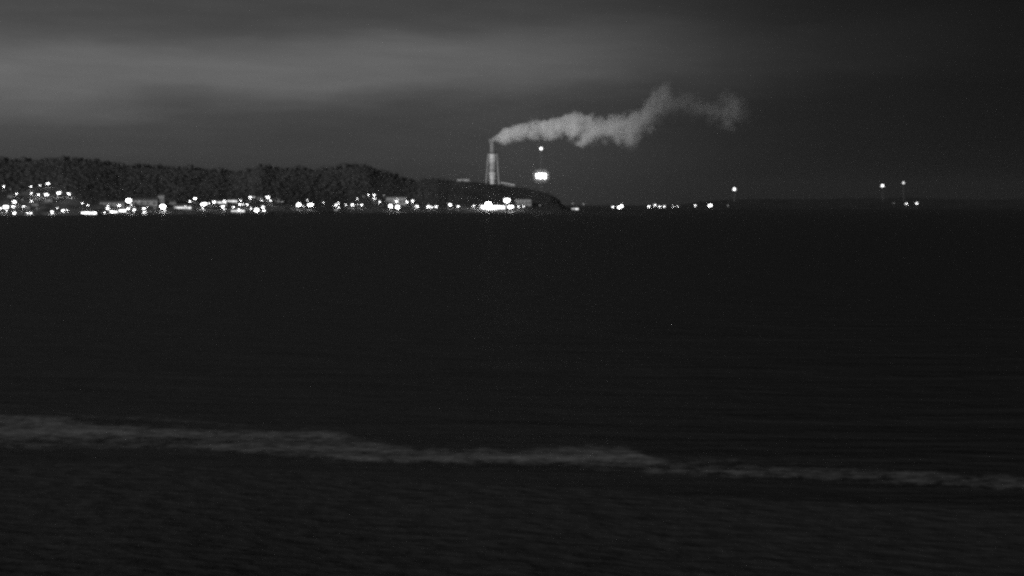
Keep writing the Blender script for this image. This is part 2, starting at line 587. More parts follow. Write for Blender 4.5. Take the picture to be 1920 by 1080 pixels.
# ----------------------------------------------------------------------------
# the town lights.  (x, y, width, height, level, label)
# ----------------------------------------------------------------------------
UPPER = 'on the upper slope at the far left'
T = [
 (7, 349, 6, 6, 2, 'bright lamp at the left frame edge, highest there'),
 (19.5, 355, 4, 3, .5, 'dim lamp just below and right of the highest lamp at the left edge'),
 (31, 363, 8, 4, 1.1, 'medium lamp alone on the slope, left of the upper hillside rows'),
 (58, 350, 6, 3, .9, 'dim lamp at the left end of the upper hillside row'),
 (75, 347, 8, 2.5, .8, 'thin dim pair of lamps, second in the upper hillside row'),
 (90, 344, 13, 4.5, 1.6, 'wide bright lamp cluster, topmost and right end of the upper hillside row'),
 (58.6, 362, 8, 6, 2, 'bright round lamp at the left end of the lower hillside row'),
 (72, 365, 9, 4, 1.6, 'bright lamp between the round end lamp and the wide pair of the lower hillside row'),
 (87, 364.5, 17, 6, 2, 'widest bright lamp pair, middle of the lower hillside row'),
 (110.6, 361.5, 13, 8, 3, 'large bright lamp right of the wide pair on the hillside'),
 (129, 363, 12, 5, 2, 'bright elongated lamp at the right end of the lower hillside row'),
 (59, 377, 8, 4, 1, 'medium lamp below the left end of the hillside rows'),
 (42, 374, 5, 2.5, .4, 'faint small lamp left of the medium lamp below the hillside rows'),
 (92, 375.5, 6, 2.5, .4, 'faint lamp under the wide pair of the hillside row'),
 (27, 378, 12, 8, 2.5, 'bright slanted lamp cluster above the brightest harbour lamp at far left'),
 (25, 387, 11, 5, 2, 'bright lamp just right of the brightest far left harbour lamp'),
 (11, 388, 14, 9, 4, 'brightest large harbour lamp at the far left'),
 (2, 390, 6, 5, 2, 'bright lamp cut by the left frame edge at harbour level'),
 (12, 395, 7, 5, 1.4, 'medium lamp directly below the brightest far left harbour lamp'),
 (44.5, 387, 9, 4, 1.4, 'medium bright lamp between the far left harbour cluster and dark gap'),
 (27, 399, 10, 6, 2, 'bright waterline lamp below the far left harbour cluster'),
 (52, 400, 8, 3, 1.2, 'thin medium waterline lamp, second along the shore from the left'),
 (58, 399, 6, 5, 2, 'small bright waterline lamp, third along the shore from the left'),
 (69, 391, 6, 2.5, .35, 'faint lamp above the third waterline lamp from the left'),
 (98, 397, 10, 9, 2.2, 'round bright waterline lamp left of a double lamp'),
 (108, 389.5, 6, 4, .8, 'dim lamp above and between the round and double waterline lamps'),
 (118, 394.5, 10, 6, 2.2, 'bright double waterline lamp right of the round one'),
 (126, 394, 5, 3, .8, 'dim lamp touching the right side of the double waterline lamp'),
 (154, 381, 6, 3, .8, 'dim lamp alone above the long lit quay shed'),
 (165, 385, 8, 3.5, 1, 'medium lamp just above the long lit quay shed'),
 (202, 386, 6, 4, 1.2, 'small medium lamp at the foot of the long pale warehouse'),
 (202, 391, 11, 5.5, 2.2, 'bright lamp below the long pale warehouse, left of the slanted lit terrace'),
 (223.5, 385, 10, 5, 2, 'bright oval lamp in front of the long pale warehouse wall'),
 (241.7, 376, 14, 12, 6, 'very bright big floodlight between the two pale warehouses'),
 (247, 383.6, 6, 4, .8, 'dim lamp under the very bright floodlight between warehouses'),
 (196, 398, 6, 4, .9, 'dim waterline lamp at the left end of the slanted lit terrace'),
 (240.6, 391, 10, 6, 2.4, 'left of two bright lamps right of the slanted lit terrace'),
 (251.5, 393, 10, 7, 2.6, 'right of two bright lamps right of the slanted lit terrace'),
 (261, 377, 5, 5, .5, 'faint lamp on the wall of the wide grey warehouse'),
 (270, 391, 10, 5, 2, 'bright lamp in front of the wide grey warehouse'),
 (276, 388, 4, 3, .9, 'small dim lamp touching the bright one before the wide grey warehouse'),
 (271, 397, 12, 3.5, 1.2, 'thin flat waterline lamp row below the wide grey warehouse'),
 (290, 390, 7, 2, .4, 'faint thin lamp left of the tall grey block'),
 (305, 387, 15, 13, 6, 'very bright big floodlight at the foot of the tall grey block'),
 (309, 394, 7, 5, 1.2, 'medium lamp under the floodlight of the tall grey block'),
 (347, 386, 4, 4, .8, 'dim lamp at the right end of the low lit kiosk row'),
 (356, 377, 7, 4.5, 1.2, 'medium lamp below and left of a bright lamp beside the lit promenade'),
 (365.5, 372, 10, 6, 2.2, 'bright lamp alone above the left end of the lit promenade'),
 (382, 383, 17, 8, 4, 'very bright lamp cluster at the left end of the lit promenade'),
 (380, 390, 7, 5, 1, 'medium lamp below the very bright promenade end cluster'),
 (392, 380.5, 5, 4, 1.4, 'small lamp just right of the very bright promenade end cluster'),
 (401, 378.5, 10, 6, 2.2, 'bright lamp on the left part of the lit promenade'),
 (421, 377, 9, 5, 2, 'bright lamp in the middle of the lit promenade'),
 (451.5, 375.5, 8, 4, 1.3, 'medium lamp off the right end of the lit promenade'),
 (418, 387, 11, 6, 2.2, 'bright lamp under the middle of the lit promenade'),
 (421, 392, 8, 3, .8, 'dim lamp below the bright one under the promenade middle'),
 (438, 388, 8, 4.5, 1.7, 'bright small lamp left of the row of three lamps'),
 (450, 383, 8, 4.5, 1.3, 'left lamp in the row of three above the lit waterside hall'),
 (455.6, 383, 5, 4, 1.5, 'middle lamp in the row of three above the lit waterside hall'),
 (463.4, 383, 8, 4, 1.5, 'right lamp in the row of three above the lit waterside hall'),
 (448, 393, 8, 6, 2, 'bright lamp at the centre of the lit waterside hall'),
 (455, 394, 6, 5, 2, 'bright lamp at the right end of the lit waterside hall'),
 (470.7, 390, 7, 8, 1.1, 'tall medium lamp left of the round brightest waterside lamp'),
 (481, 393.5, 11, 10, 4.5, 'round very bright waterside lamp right of the lit hall'),
 (493, 388, 8.5, 7, 3, 'very bright lamp up and right of the round waterside lamp'),
 (495, 394.5, 13, 4, 1, 'flat medium lamp row right of the round waterside lamp'),
 (469.7, 369.6, 10, 8, 2.2, 'bright lamp at the left of the two high lamps above the waterside'),
 (476.5, 369.6, 8, 8, .6, 'faint lamp touching the left high lamp above the waterside'),
 (502, 369.4, 12, 6.5, 3, 'very bright lamp at the right of the two high lamps above the waterside'),
 (506.7, 376, 10, 3.5, 1, 'medium lamp below the right high lamp'),
 (491, 375, 6, 5, .9, 'dim lamp below left of the right high lamp'),
 (529, 378, 8, 4, .5, 'faint lamp alone right of the two high lamps'),
 (560.6, 383.6, 12, 10, 4, 'left of a close pair of very bright round lamps'),
 (569, 386, 5, 4, .9, 'dim lamp between the close pair of very bright lamps'),
 (582, 384, 14, 9, 4.5, 'right of a close pair of very bright round lamps'),
 (576, 375, 6, 5, 1, 'medium small lamp above the close pair of very bright lamps'),
 (606, 379.5, 6, 5, .9, 'dim lone lamp right of the close pair of very bright lamps'),
 (630, 384, 8, 7, 2.4, 'bright lamp at the left corner of a three lamp triangle'),
 (634.6, 381, 5, 5, 1.8, 'small upper lamp of the three lamp triangle'),
 (635, 389, 6, 4.5, 1.8, 'small lower lamp of the three lamp triangle'),
 (630, 393.5, 12, 3.5, .6, 'dim flat waterline lamp under the three lamp triangle'),
 (648.6, 384, 6, 5, 1.3, 'leftmost lamp of the level row of four right of the triangle'),
 (660.6, 384, 11, 5, 1.9, 'second lamp of the level row of four, its widest'),
 (670.5, 384, 4, 3.5, 1.2, 'third and smallest lamp of the level row of four'),
 (678, 384, 8, 5.5, 2.2, 'fourth and brightest lamp of the level row of four'),
 (670, 372.7, 5.5, 5, .9, 'lowest left lamp of the rising arc above the row of four'),
 (681.5, 368.5, 5, 3, .5, 'faint second lamp of the rising arc above the row of four'),
 (691, 365, 7, 3, .9, 'third lamp near the top of the rising arc'),
 (702, 365.4, 8.5, 4, 1.5, 'brightest lamp at the top of the arc'),
 (702, 372, 9, 4, 1.1, 'medium lamp just below the top lamp of the arc'),
 (712, 378, 7, 5, 1.8, 'bright small lamp right below the arc'),
 (720, 366.5, 7, 6, .35, 'faint lamp right of the top of the arc'),
 (743.5, 377, 10, 6, 2, 'bright lamp in front of the dim grey apartment wall'),
 (732, 386, 10.5, 10, 3.8, 'left of two big bright lamps under the dim apartment wall'),
 (745.6, 388, 11, 10, 4, 'right of two big bright lamps under the dim apartment wall'),
 (762.8, 378, 9, 5.5, 2.2, 'left of two bright lamps right of the dim apartment wall'),
 (773.4, 376.5, 9, 6.5, 2.4, 'right and upper of two bright lamps right of the dim apartment wall'),
 (782, 386.7, 9.5, 7, 2.4, 'bright lamp below the upper pair right of the apartment wall'),
 (776, 388.5, 6, 2.5, .7, 'faint lamp touching the left of the bright lamp below the upper pair'),
 (803.5, 387, 9, 8, 2.6, 'bright wide lamp left in the close pair halfway to the headland'),
 (810, 388, 6, 5, 1.8, 'smaller lamp merging into the right of the wide lamp halfway to the headland'),
 (818, 387.5, 8, 5.5, 2.2, 'bright small lamp right of the wide lamp halfway to the headland'),
 (844, 384, 9.5, 8.5, 3, 'bright lamp at left of the lone pair before the headland works'),
 (859, 386.8, 8, 6, 2.2, 'smaller bright lamp at right of the lone pair before the headland works'),
 (888, 385.7, 8, 6, 1.8, 'small bright lamp immediately left of the brightest works floodlight'),
 (915.6, 384, 18, 17, 7, 'largest brightest works floodlight at the headland foot below the chimney'),
 (906, 387, 9, 9, 3, 'bright lamp at the left flank of the brightest works floodlight'),
 (950, 376, 16, 13, 6, 'very bright square floodlight above the works hall, right of the chimney'),
 (957.5, 387.4, 15, 9, 5, 'very bright slanted floodlight below the square one at the works'),
 (972, 387.4, 6, 5, 2, 'small bright lamp, first right of the works floodlights'),
 (981.6, 387, 7, 6, 1.5, 'small softer lamp, second right of the works floodlights'),
 (1012.4, 385, 5, 5, .5, 'faint last lamp near the dark tip of the headland'),
]
RIGHT = [
 (1061, 389, 5, 3, .35, 'faint lamp at the water beside the headland tip'),
 (1074, 381.5, 6, 4, .3, 'faint lamp above the low lit pier right of the headland'),
 (1094, 382.5, 6, 4, .35, 'faint speck of lamp right of the low lit pier'),
 (1149, 388, 7.5, 6, 2.2, 'smaller left lamp of the close pair on the open spit'),
 (1163, 387.5, 14, 8, 4.5, 'large very bright right lamp of the close pair on the open spit'),
 (1217, 387, 8.5, 6, 2.2, 'first lamp of the tight row of four across the water'),
 (1228, 384.7, 8, 6, 2.2, 'second and highest lamp of the tight row of four across the water'),
 (1237, 387, 7, 5.5, 1.9, 'third lamp of the tight row of four across the water'),
 (1245.3, 387, 7.5, 6, 2, 'fourth lamp of the tight row of four across the water'),
 (1262, 386.6, 5, 5, 1, 'left dim lamp of a small pair right of the row of four'),
 (1270.6, 386.6, 6, 5, .9, 'right dim lamp of a small pair right of the row of four'),
 (1304, 385, 7, 6, 1.8, 'single small lamp left of the bright oval lamp across the water'),
 (1332, 385, 12, 8.5, 3.6, 'bright oval lamp, biggest at right centre across the water'),
 (1365, 385.3, 4, 2.5, .7, 'tiny dim lamp right of the bright oval lamp across the water'),
 (1676, 381, 5, 3.5, .5, 'faint tiny lamp left of the last two shore lamps'),
 (1699.5, 382, 10, 7, 1.6, 'left of the last two shore lamps at the far right'),
 (1718.7, 381, 10, 10, 1.7, 'rightmost lamp of all, on the far right shore'),
]
HIGH = [
 (1377, 354.7, 8, 7.5, 2.0, 'tall navigation mast with one bright light, standing alone at right centre'),
 (1654.7, 348.3, 9, 7, 1.6, 'tall navigation mast with the brighter left light of the far right pair'),
 (1694, 343, 5.5, 6, .8, 'tall navigation mast with the dimmer higher right light of the far right pair'),
]
occupied = []


def find_ground(x, y, hl):
    """the range at which a lamp of height hl on the slope is seen at (x, y)"""
    a, b = shore_D(x), ridge_D(x)
    prev = None
    for i in range(400):
        D = a + 6 + (b - a - 6) * i / 399
        d = land_z(x, D) + hl - at(x, y, D).z
        if d >= 0:
            return D
        prev = d
    return b - 5


def lamp(x, y, wd, hd, lv, label, D, zg, big=False, group='lamps of the town across the bay'):
    top = at(x, y, D)
    px = D / F
    n = max(1, min(3, int(round(wd / hd))))
    # luminaire size; the lens and the sensor spread a saturated lamp further than its glass
    grow = max(.34, min(.52, .33 + .035 * lv))
    W, H = max(1.0, wd * grow * 1.08) * px, max(1.0, hd * grow * .9) * px
    if n > 1: W *= 1.22
    st = .5 * lv + .55 * lv ** 1.5 if lv < 3.5 else (2.4 * lv if lv < 6.5 else 7 * lv)
    h = max(1.2, top.z - zg)
    nm = 'floodlight' if lv >= 3.5 else 'street_lamp'
    t = thing(nm, (top.x, top.y, zg), label, 'floodlight' if lv >= 3.5 else 'lamp', group)
    pw = .11 if lv < 3.5 else .2
    arm = h - H * .55
    b = MB()
    b.lathe([(pw * 2.2, -.6), (pw * 2.2, .25), (pw * 1.5, .4), (pw, max(.5, arm))], n=8)
    b.build('pole', M['pole'], t)
    if n > 1 or lv >= 3.5:
        c = MB()
        c.box((0, .12, arm + .02), (W * .9, .2, .18))
        c.bar((0, 0, arm - .9), (W * .3, .1, arm), .06)
        c.bar((0, 0, arm - .9), (-W * .3, .1, arm), .06)
        c.build('crossarm', M['pole'], t)
    ht = MB()
    k = n
    for i in range(k):
        cx = (i - (k - 1) / 2) * W / k
        ht.box((cx, W / k * .30 + .12, h + H * .2), (W / k * .8, .35, H * .5), .8)
    ht.build('lamp_housing', M['dark'], t)
    tilt = R.uniform(-.35, .35) if k > 1 else 0
    if lv >= .8:                                # added emitter disc under the lamp, brightens the ground around it
        g = MB()
        g.lathe([(.36 * min(W, 5), 0), (.34 * min(W, 5), .06)], (0, -.2, h - H * .62), 14)
        g.build('ground_fill_light', lamp_mat(20 + 6 * lv), t)
    for i in range(k):
        g = MB()
        cx = (i - (k - 1) / 2) * W / k
        if k == 1 and 1.5 <= lv < 6.5:          # a smaller second head beside the first
            s2 = R.choice((-1, 1))
            g.ball((s2 * W * .42, 0, h + R.uniform(-.45, .35) * H), (W * .26, W * .2, H * .28), 10, 6)
        g.ball((cx, 0, h + cx * tilt * .8 + (R.uniform(-.16, .16) * H if k > 1 else 0)), (W / k * .52, W / k * .30, H * .5 * R.uniform(.85, 1.1)), 12, 8)
        g.build('lamp_globe', lamp_mat(st * R.uniform(.9, 1.1)), t, smooth=True)
    occupied.append((x, D, wd))
    return t


for x, y, wd, hd, lv, lab in T:
    hl = 3.0 if y > 393 else (9 if lv >= 3.5 else 6.5)
    D = find_ground(x, y, hl)
    lamp(x, y, wd, hd, lv, lab, D, land_z(x, D))
for x, y, wd, hd, lv, lab in RIGHT:
    D = 7060 if x > 1100 else 4700
    z = far_z(x, D) if x > 1100 else -.3
    if x > 1600: D = 7150; z = far_z(x, D)
    lamp(x, y, wd, hd, lv, lab, D, z, group='lamps on the far shore to the right')


def lattice_mast(m, h, w0, w1, legs, r=.16, bays=9):
    def P(k, z):
        f = w0 + (w1 - w0) * z / h
        a = 2 * math.pi * (k + .5) / legs
        return Vector((f * math.cos(a), f * math.sin(a), z))
    for k in range(legs):
        m.bar(P(k, -1), P(k, h), r * 1.3, r, 5)
    for j in range(bays):
        z0, z1 = h * j / bays, h * (j + 1) / bays
        for k in range(legs):
            m.bar(P(k, z1), P((k + 1) % legs, z1), r * .6, None, 4)
            m.bar(P(k, z0), P((k + 1) % legs, z1), r * .6, None, 4)


for x, y, wd, hd, lv, lab in HIGH:
    D = 7700
    top = at(x, y, D)
    zg = far_z(x, D)
    h = top.z - zg
    t = thing('navigation_mast', (top.x, top.y, zg), lab, 'mast', 'lit masts on the far shore')
    m = MB(); lattice_mast(m, h - 2.5, 1.5, .5, 3, .09, 12)
    m.build('lattice', M['lattice'], t)
    pl = MB(); pl.lathe([(1.2, h - 2.5), (1.4, h - 2.3), (1.4, h - 2.0), (.5, h - 1.9)], n=12)
    pl.build('platform', M['lattice'], t)
    g = MB(); s = wd * .62 * D / F / 2
    g.ball((0, 0, h), (s, s, s * hd / wd), 12, 8)
    g.build('beacon_lamp', lamp_mat(2.2 * lv), t, smooth=True)


# ----------------------------------------------------------------------------
# buildings
# ----------------------------------------------------------------------------
def shed(name, x0, x1, y0, y1, label, cat, D=None, wallm='wall', roofm='roof', depth=18, rooftype='gable', lit=None, bays=0, litlv=3.0, sink=4, group=None, yaw=0):
    """a hall whose front spans photo columns x0..x1 and rows y0 (eaves) .. y1 (foot)"""
    xm = (x0 + x1) / 2
    if D is None:
        D = find_ground(xm, y1, .2)
    foot = at(xm, y1, D)
    wdt = (x1 - x0) * D / F
    hgt = (y1 - y0) * D / F
    t = thing(name, (foot.x, foot.y, foot.z), label, cat, group, rad(yaw))
    wl = MB()
    rh = .0 if rooftype == 'flat' else min(hgt * .35, 4)
    eh = hgt - rh
    a, d = wdt / 2, depth
    wl.box((0, d / 2, (eh - sink) / 2), (wdt, d, eh + sink))
    if rooftype == 'gable':
        wl.add([(-a, 0, eh), (-a, d, eh), (-a, d / 2, hgt - .05), (a, 0, eh), (a, d, eh), (a, d / 2, hgt - .05)], [(0, 2, 1), (3, 4, 5)])
    wl.build('wall', M[wallm], t)
    r = MB()
    if rooftype == 'gable':
        o = .6
        k = rh / (d / 2) * o
        for sgn in (0, 1):
            y0_, y1_ = (-o, d / 2) if sgn == 0 else (d + o, d / 2)
            z0_, z1_ = eh - k, hgt
            p = [(-a - .5, y0_, z0_ + .02), (a + .5, y0_, z0_ + .02), (a + .5, y1_, z1_ + .02), (-a - .5, y1_, z1_ + .02)]
            q = [(u, v, z + .3) for u, v, z in p]
            f = [(3, 2, 1, 0), (4, 5, 6, 7), (0, 1, 5, 4), (1, 2, 6, 5), (2, 3, 7, 6), (3, 0, 4, 7)]
            r.add(p + q, f)
    else:
        r.box((0, d / 2, eh + .2), (wdt + .8, d + .8, .4))
        r.box((0, -.2, eh + .65), (wdt + .8, .3, .5))
        r.box((wdt * .22, d * .5, eh + 1.0), (min(4, wdt * .2), 3, 1.2))
    r.build('roof', M[roofm], t)
    if lit:                                     # a run of lit windows along the front
        f0, f1, z0, z1, n = lit
        for i in range(n):
            u0 = -a + wdt * (f0 + (f1 - f0) * (i + .06) / n)
            u1 = -a + wdt * (f0 + (f1 - f0) * (i + .94) / n)
            fr = MB()
            fr.box(((u0 + u1) / 2, -.06, eh * (z0 + z1) / 2), (u1 - u0 + .3, .1, eh * (z1 - z0) + .3))
            fo = fr.build('window', M['dark'], t)
            g = MB()
            g.box(((u0 + u1) / 2, -.15, eh * (z0 + z1) / 2), (u1 - u0, .06, eh * (z1 - z0)))
            g.build('pane', lamp_mat(litlv * R.uniform(.35, 1.3)), fo)
    for i in range(bays):                       # dark doors or windows
        u = -a + wdt * (i + .5) / bays
        g = MB(); g.box((u, -.07, eh * .36), (wdt / bays * .4, .1, eh * .5))
        g.build('door', M['dark'], t)
    for q in range(int(xm - (xm - x0)), int(x1) + 1, 6):
        occupied.append((q, D, 8))
    return t


shed('warehouse', 187, 233, 376.5, 386, 'long pale low warehouse left of the very bright floodlight', 'warehouse', wallm='darkwall', bays=5)
shed('warehouse', 248, 295, 371, 384, 'wide grey warehouse right of the very bright floodlight', 'warehouse', wallm='darkwall', bays=4, depth=24)
shed('office_block', 296.5, 308, 367, 380, 'tall narrow grey block beside the wide warehouse', 'block', wallm='darkwall', rooftype='flat', depth=14, bays=3)
shed('apartment_block', 724, 761, 370.5, 382, 'dim grey apartment block above two big bright lamps', 'apartment block', wallm='darkwall', rooftype='flat', bays=6, depth=14)
shed('factory_hall', 966, 996, 374.5, 384, 'dim grey works hall right of the square floodlight at the headland', 'hall', wallm='darkwall', rooftype='flat', bays=5, depth=20)
shed('quay_shed', 152, 181, 395.5, 401.5, 'long shed on the quay with one bright lit front, left of the warehouses', 'shed', lit=(.02, .98, .25, .85, 5), litlv=7)
shed('terrace', 207, 221, 394, 399, 'left half of the slanted brightly lit waterfront terrace', 'terrace', lit=(.02, .98, .2, .9, 3), litlv=7, depth=9)
shed('terrace', 221, 236, 391.5, 397, 'right raised half of the slanted brightly lit waterfront terrace', 'terrace', lit=(.02, .98, .2, .9, 3), litlv=8, depth=9)
shed('kiosk_row', 326, 359, 383.5, 391.5, 'low row of kiosks with lit fronts right of the tall grey block', 'kiosk building', lit=(.02, .98, .15, .6, 6), litlv=1.1, depth=8)
shed('promenade_arcade', 404, 425, 375.5, 381.5, 'left stretch of the long lit promenade arcade', 'arcade', lit=(.01, .99, .15, .75, 4), litlv=1.3, depth=8)
shed('promenade_arcade', 425, 445, 373, 379, 'right stretch of the long lit promenade arcade', 'arcade', lit=(.01, .99, .15, .75, 4), litlv=1.2, depth=8)
shed('waterside_hall', 433, 459, 391.5, 397.5, 'low hall with lit front at the waterline below the row of three lamps', 'hall', lit=(.02, .98, .2, .8, 4), litlv=1.6, depth=9)
shed('factory_hall', 898, 948, 382, 391.5, 'long brightly lit works hall at the headland foot under the chimney', 'hall', lit=(.1, .97, .12, .8, 8), litlv=9, depth=16)
shed('pier_shed', 1071, 1085, 389, 393.5, 'low lit pier shed alone right of the headland tip', 'shed', D=4750, lit=(.02, .98, .2, .9, 2), litlv=1.5, depth=6, sink=5.5)
HOUSES = [
 (46, 56, 384, 392, 'grey house above the third waterline lamp from the left'),
 (14, 24, 364, 371, 'grey house on the slope at the left edge below two lamps'),
 (84, 98, 371, 378, 'grey house under the widest hillside lamp pair'),
 (318, 330, 377, 384, 'grey house between the tall grey block and the kiosk row'),
 (510, 524, 372, 378, 'grey house right of the two high lamps above the waterside'),
 (482, 492, 368, 375, 'grey house between the two high lamps above the waterside'),
 (60, 72, 379, 386, 'grey house below the medium lamp under the hillside rows'),
]
for x0, x1, y0, y1, lab in HOUSES:
    t = shed('house', x0, x1, y0, y1, lab, 'house', wallm='darkwall', depth=9, bays=2, group='houses of the town')
    ch = MB(); ch.box((1.5, 4.5, (y1 - y0) * .9 + .8), (.7, .7, 2))
    ch.build('chimney', M['darkwall'], bpy.data.objects[[c.name for c in t.children if c.name.startswith('roof')][0]])

# ----------------------------------------------------------------------------
# the plant behind the headland: chimney, mast, roofs
# ----------------------------------------------------------------------------
CD = 4480.0
cb = at(923.5, 344, CD)
base_z = 24.0
PXM = CD / F


def cz(y): return at(923.5, y, CD).z - base_z


ch = thing('chimney', (cb.x, cb.y, base_z), 'tall pale chimney with steel frame, smoke trailing from its top', 'chimney')
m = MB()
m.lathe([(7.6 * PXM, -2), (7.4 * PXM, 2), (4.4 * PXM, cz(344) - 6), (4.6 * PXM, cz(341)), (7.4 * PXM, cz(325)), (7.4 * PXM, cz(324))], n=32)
m.build('glow_flared_base', M['white'], ch, smooth=True)  # floodlight from below is put into the whiter colour and flared outline
m = MB()
m.lathe([(6.2 * PXM, cz(324) + .05), (5.9 * PXM, cz(304))], n=32)
m.build('shaft', M['concrete'], ch, smooth=True)
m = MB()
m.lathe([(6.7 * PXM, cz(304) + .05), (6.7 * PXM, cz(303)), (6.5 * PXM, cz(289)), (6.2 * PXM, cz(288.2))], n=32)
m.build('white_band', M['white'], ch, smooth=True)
m = MB()
m.lathe([(8.3 * PXM, cz(288.2) + .05), (8.5 * PXM, cz(287.6)), (8.5 * PXM, cz(286.4)), (5.5 * PXM, cz(285.8))], n=32)
for k in range(16):
    a = 2 * math.pi * k / 16
    m.bar((8.3 * PXM * math.cos(a), 8.3 * PXM * math.sin(a), cz(287)), (8.3 * PXM * math.cos(a), 8.3 * PXM * math.sin(a), cz(285.4)), .08, None, 4)
m.build('platform', M['dark'], ch)
m = MB()
m.lathe([(4.9 * PXM, cz(285.8) + .05), (4.7 * PXM, cz(270)), (4.6 * PXM, cz(267.5)), (5.2 * PXM, cz(267)), (5.2 * PXM, cz(265.4)), (4.2 * PXM, cz(265.3)), (4.1 * PXM, cz(268))], n=32, caps=False)
m.build('flue', M['grey'], ch, smooth=True)


def leg_p(k, z):
    f = z / cz(288.5)
    w_ = (14.5 * (1 - f) + 8.2 * f) * PXM * 1.38
    a = math.pi / 4 + k * math.pi / 2
    return Vector((w_ * math.cos(a), w_ * math.sin(a), z))


for k in range(4):
    m = MB()
    for j in range(10):
        m.bar(leg_p(k, cz(288.5) * j / 10 - (2 if j == 0 else 0)), leg_p(k, cz(288.5) * (j + 1) / 10), 1.0, .9, 8)
    m.build('leg', M['concrete'], ch)
m = MB()
for j in range(1, 9):
    z = cz(288.5) * j / 9
    for k in range(4):
        m.bar(leg_p(k, z), leg_p((k + 1) % 4, z), .2, None, 5)
        m.bar(leg_p(k, z), leg_p((k + 1) % 4, cz(288.5) * (j - 1) / 9), .16, None, 5)
m.build('brace', M['grey'], ch)

# floodlight mast
MD = 4470.0
mt = at(1014.5, 278.5, MD)
mz = land_z(1014.5, MD)
mast = thing('floodlight_mast', (mt.x, mt.y, mz), 'tall dark lattice mast with dazzling lamp bank halfway, right of the chimney', 'mast')
h = mt.z - mz
m = MB(); lattice_mast(m, h - 2.0, 2.6, .8, 3, .14, 14); m.build('lattice', M['lattice'], mast)
m = MB(); m.lathe([(1.2, h - 3.4), (1.7, h - 3.1), (1.7, h - 2.8), (.4, h - 2.7)], n=12); m.build('platform', M['lattice'], mast)
m = MB(); m.ball((0, 0, h), (2.7, 2.7, 2.7), 16, 10); m.build('top_lamp', lamp_mat(4), mast, smooth=True)
zb = at(1014.5, 330, MD).z - mz
m = MB()
m.box((0, -2.9, zb), (22, .3, .5)); m.box((0, -2.9, zb - 3.2), (18, .3, .5)); m.box((0, -2.6, zb + 3.2), (18, .3, .5))
m.build('gantry', M['lattice'], mast)
m = MB()
m.box((0, -1.3, zb), (34, .5, 17)); m.box((0, -1.25, zb), (25, .45, 28))
m.build('halo_screen', M['halo_panel'], mast)  # panel added behind the lamps to catch their light as a halo
for i in range(5):
    for j in range(3):
        m = MB(); m.ball(((i - 2) * 4.1 + R.uniform(-.3, .3), -4.0, zb + (j - 1) * 3.2 + R.uniform(-.4, .4)), (1.9, .9, 1.35), 12, 8)
        m.build('lamp', lamp_mat(13), mast, smooth=True)


def far_roof(x0, y0, x1, y1, label, D=4440, thick=1.6):
    """a plant building whose pale roof just clears the ridge"""
    a, b = at(x0, y0, D), at(x1, y1, D)
    g = land_z((x0 + x1) / 2, D)
    t = thing('plant_building', ((a.x + b.x) / 2, D, min(g, a.z - 12)), label, 'building', 'plant buildings behind the ridge')
    w_ = b.x - a.x
    z0, z1 = a.z - t.location.z, b.z - t.location.z
    m = MB()
    lo = min(z0, z1) - thick - .3
    m.box((0, 14, lo / 2 - 3), (w_ - 1, 26, lo + 6))
    m.build('wall', M['darkwall'], t)
    m = MB()
    vs = []
    for d in (0, 28):
        for u, z in ((-w_ / 2, z0), (w_ / 2, z1)):
            vs += [(u, d, z - thick - .2), (u, d, z)]
    m.add(vs, [(0, 2, 3, 1), (4, 5, 7, 6), (0, 1, 5, 4), (2, 6, 7, 3), (1, 3, 7, 5), (0, 4, 6, 2)])
    m.build('roof', M['metalroof'], t)
    return t


far_roof(857, 336.8, 880, 336.5, 'plant building with pale flat roof edge showing over the ridge left of the chimney')
far_roof(938, 341.5, 965, 345.6, 'plant building with pale sloping roof edge over the ridge right of the chimney')

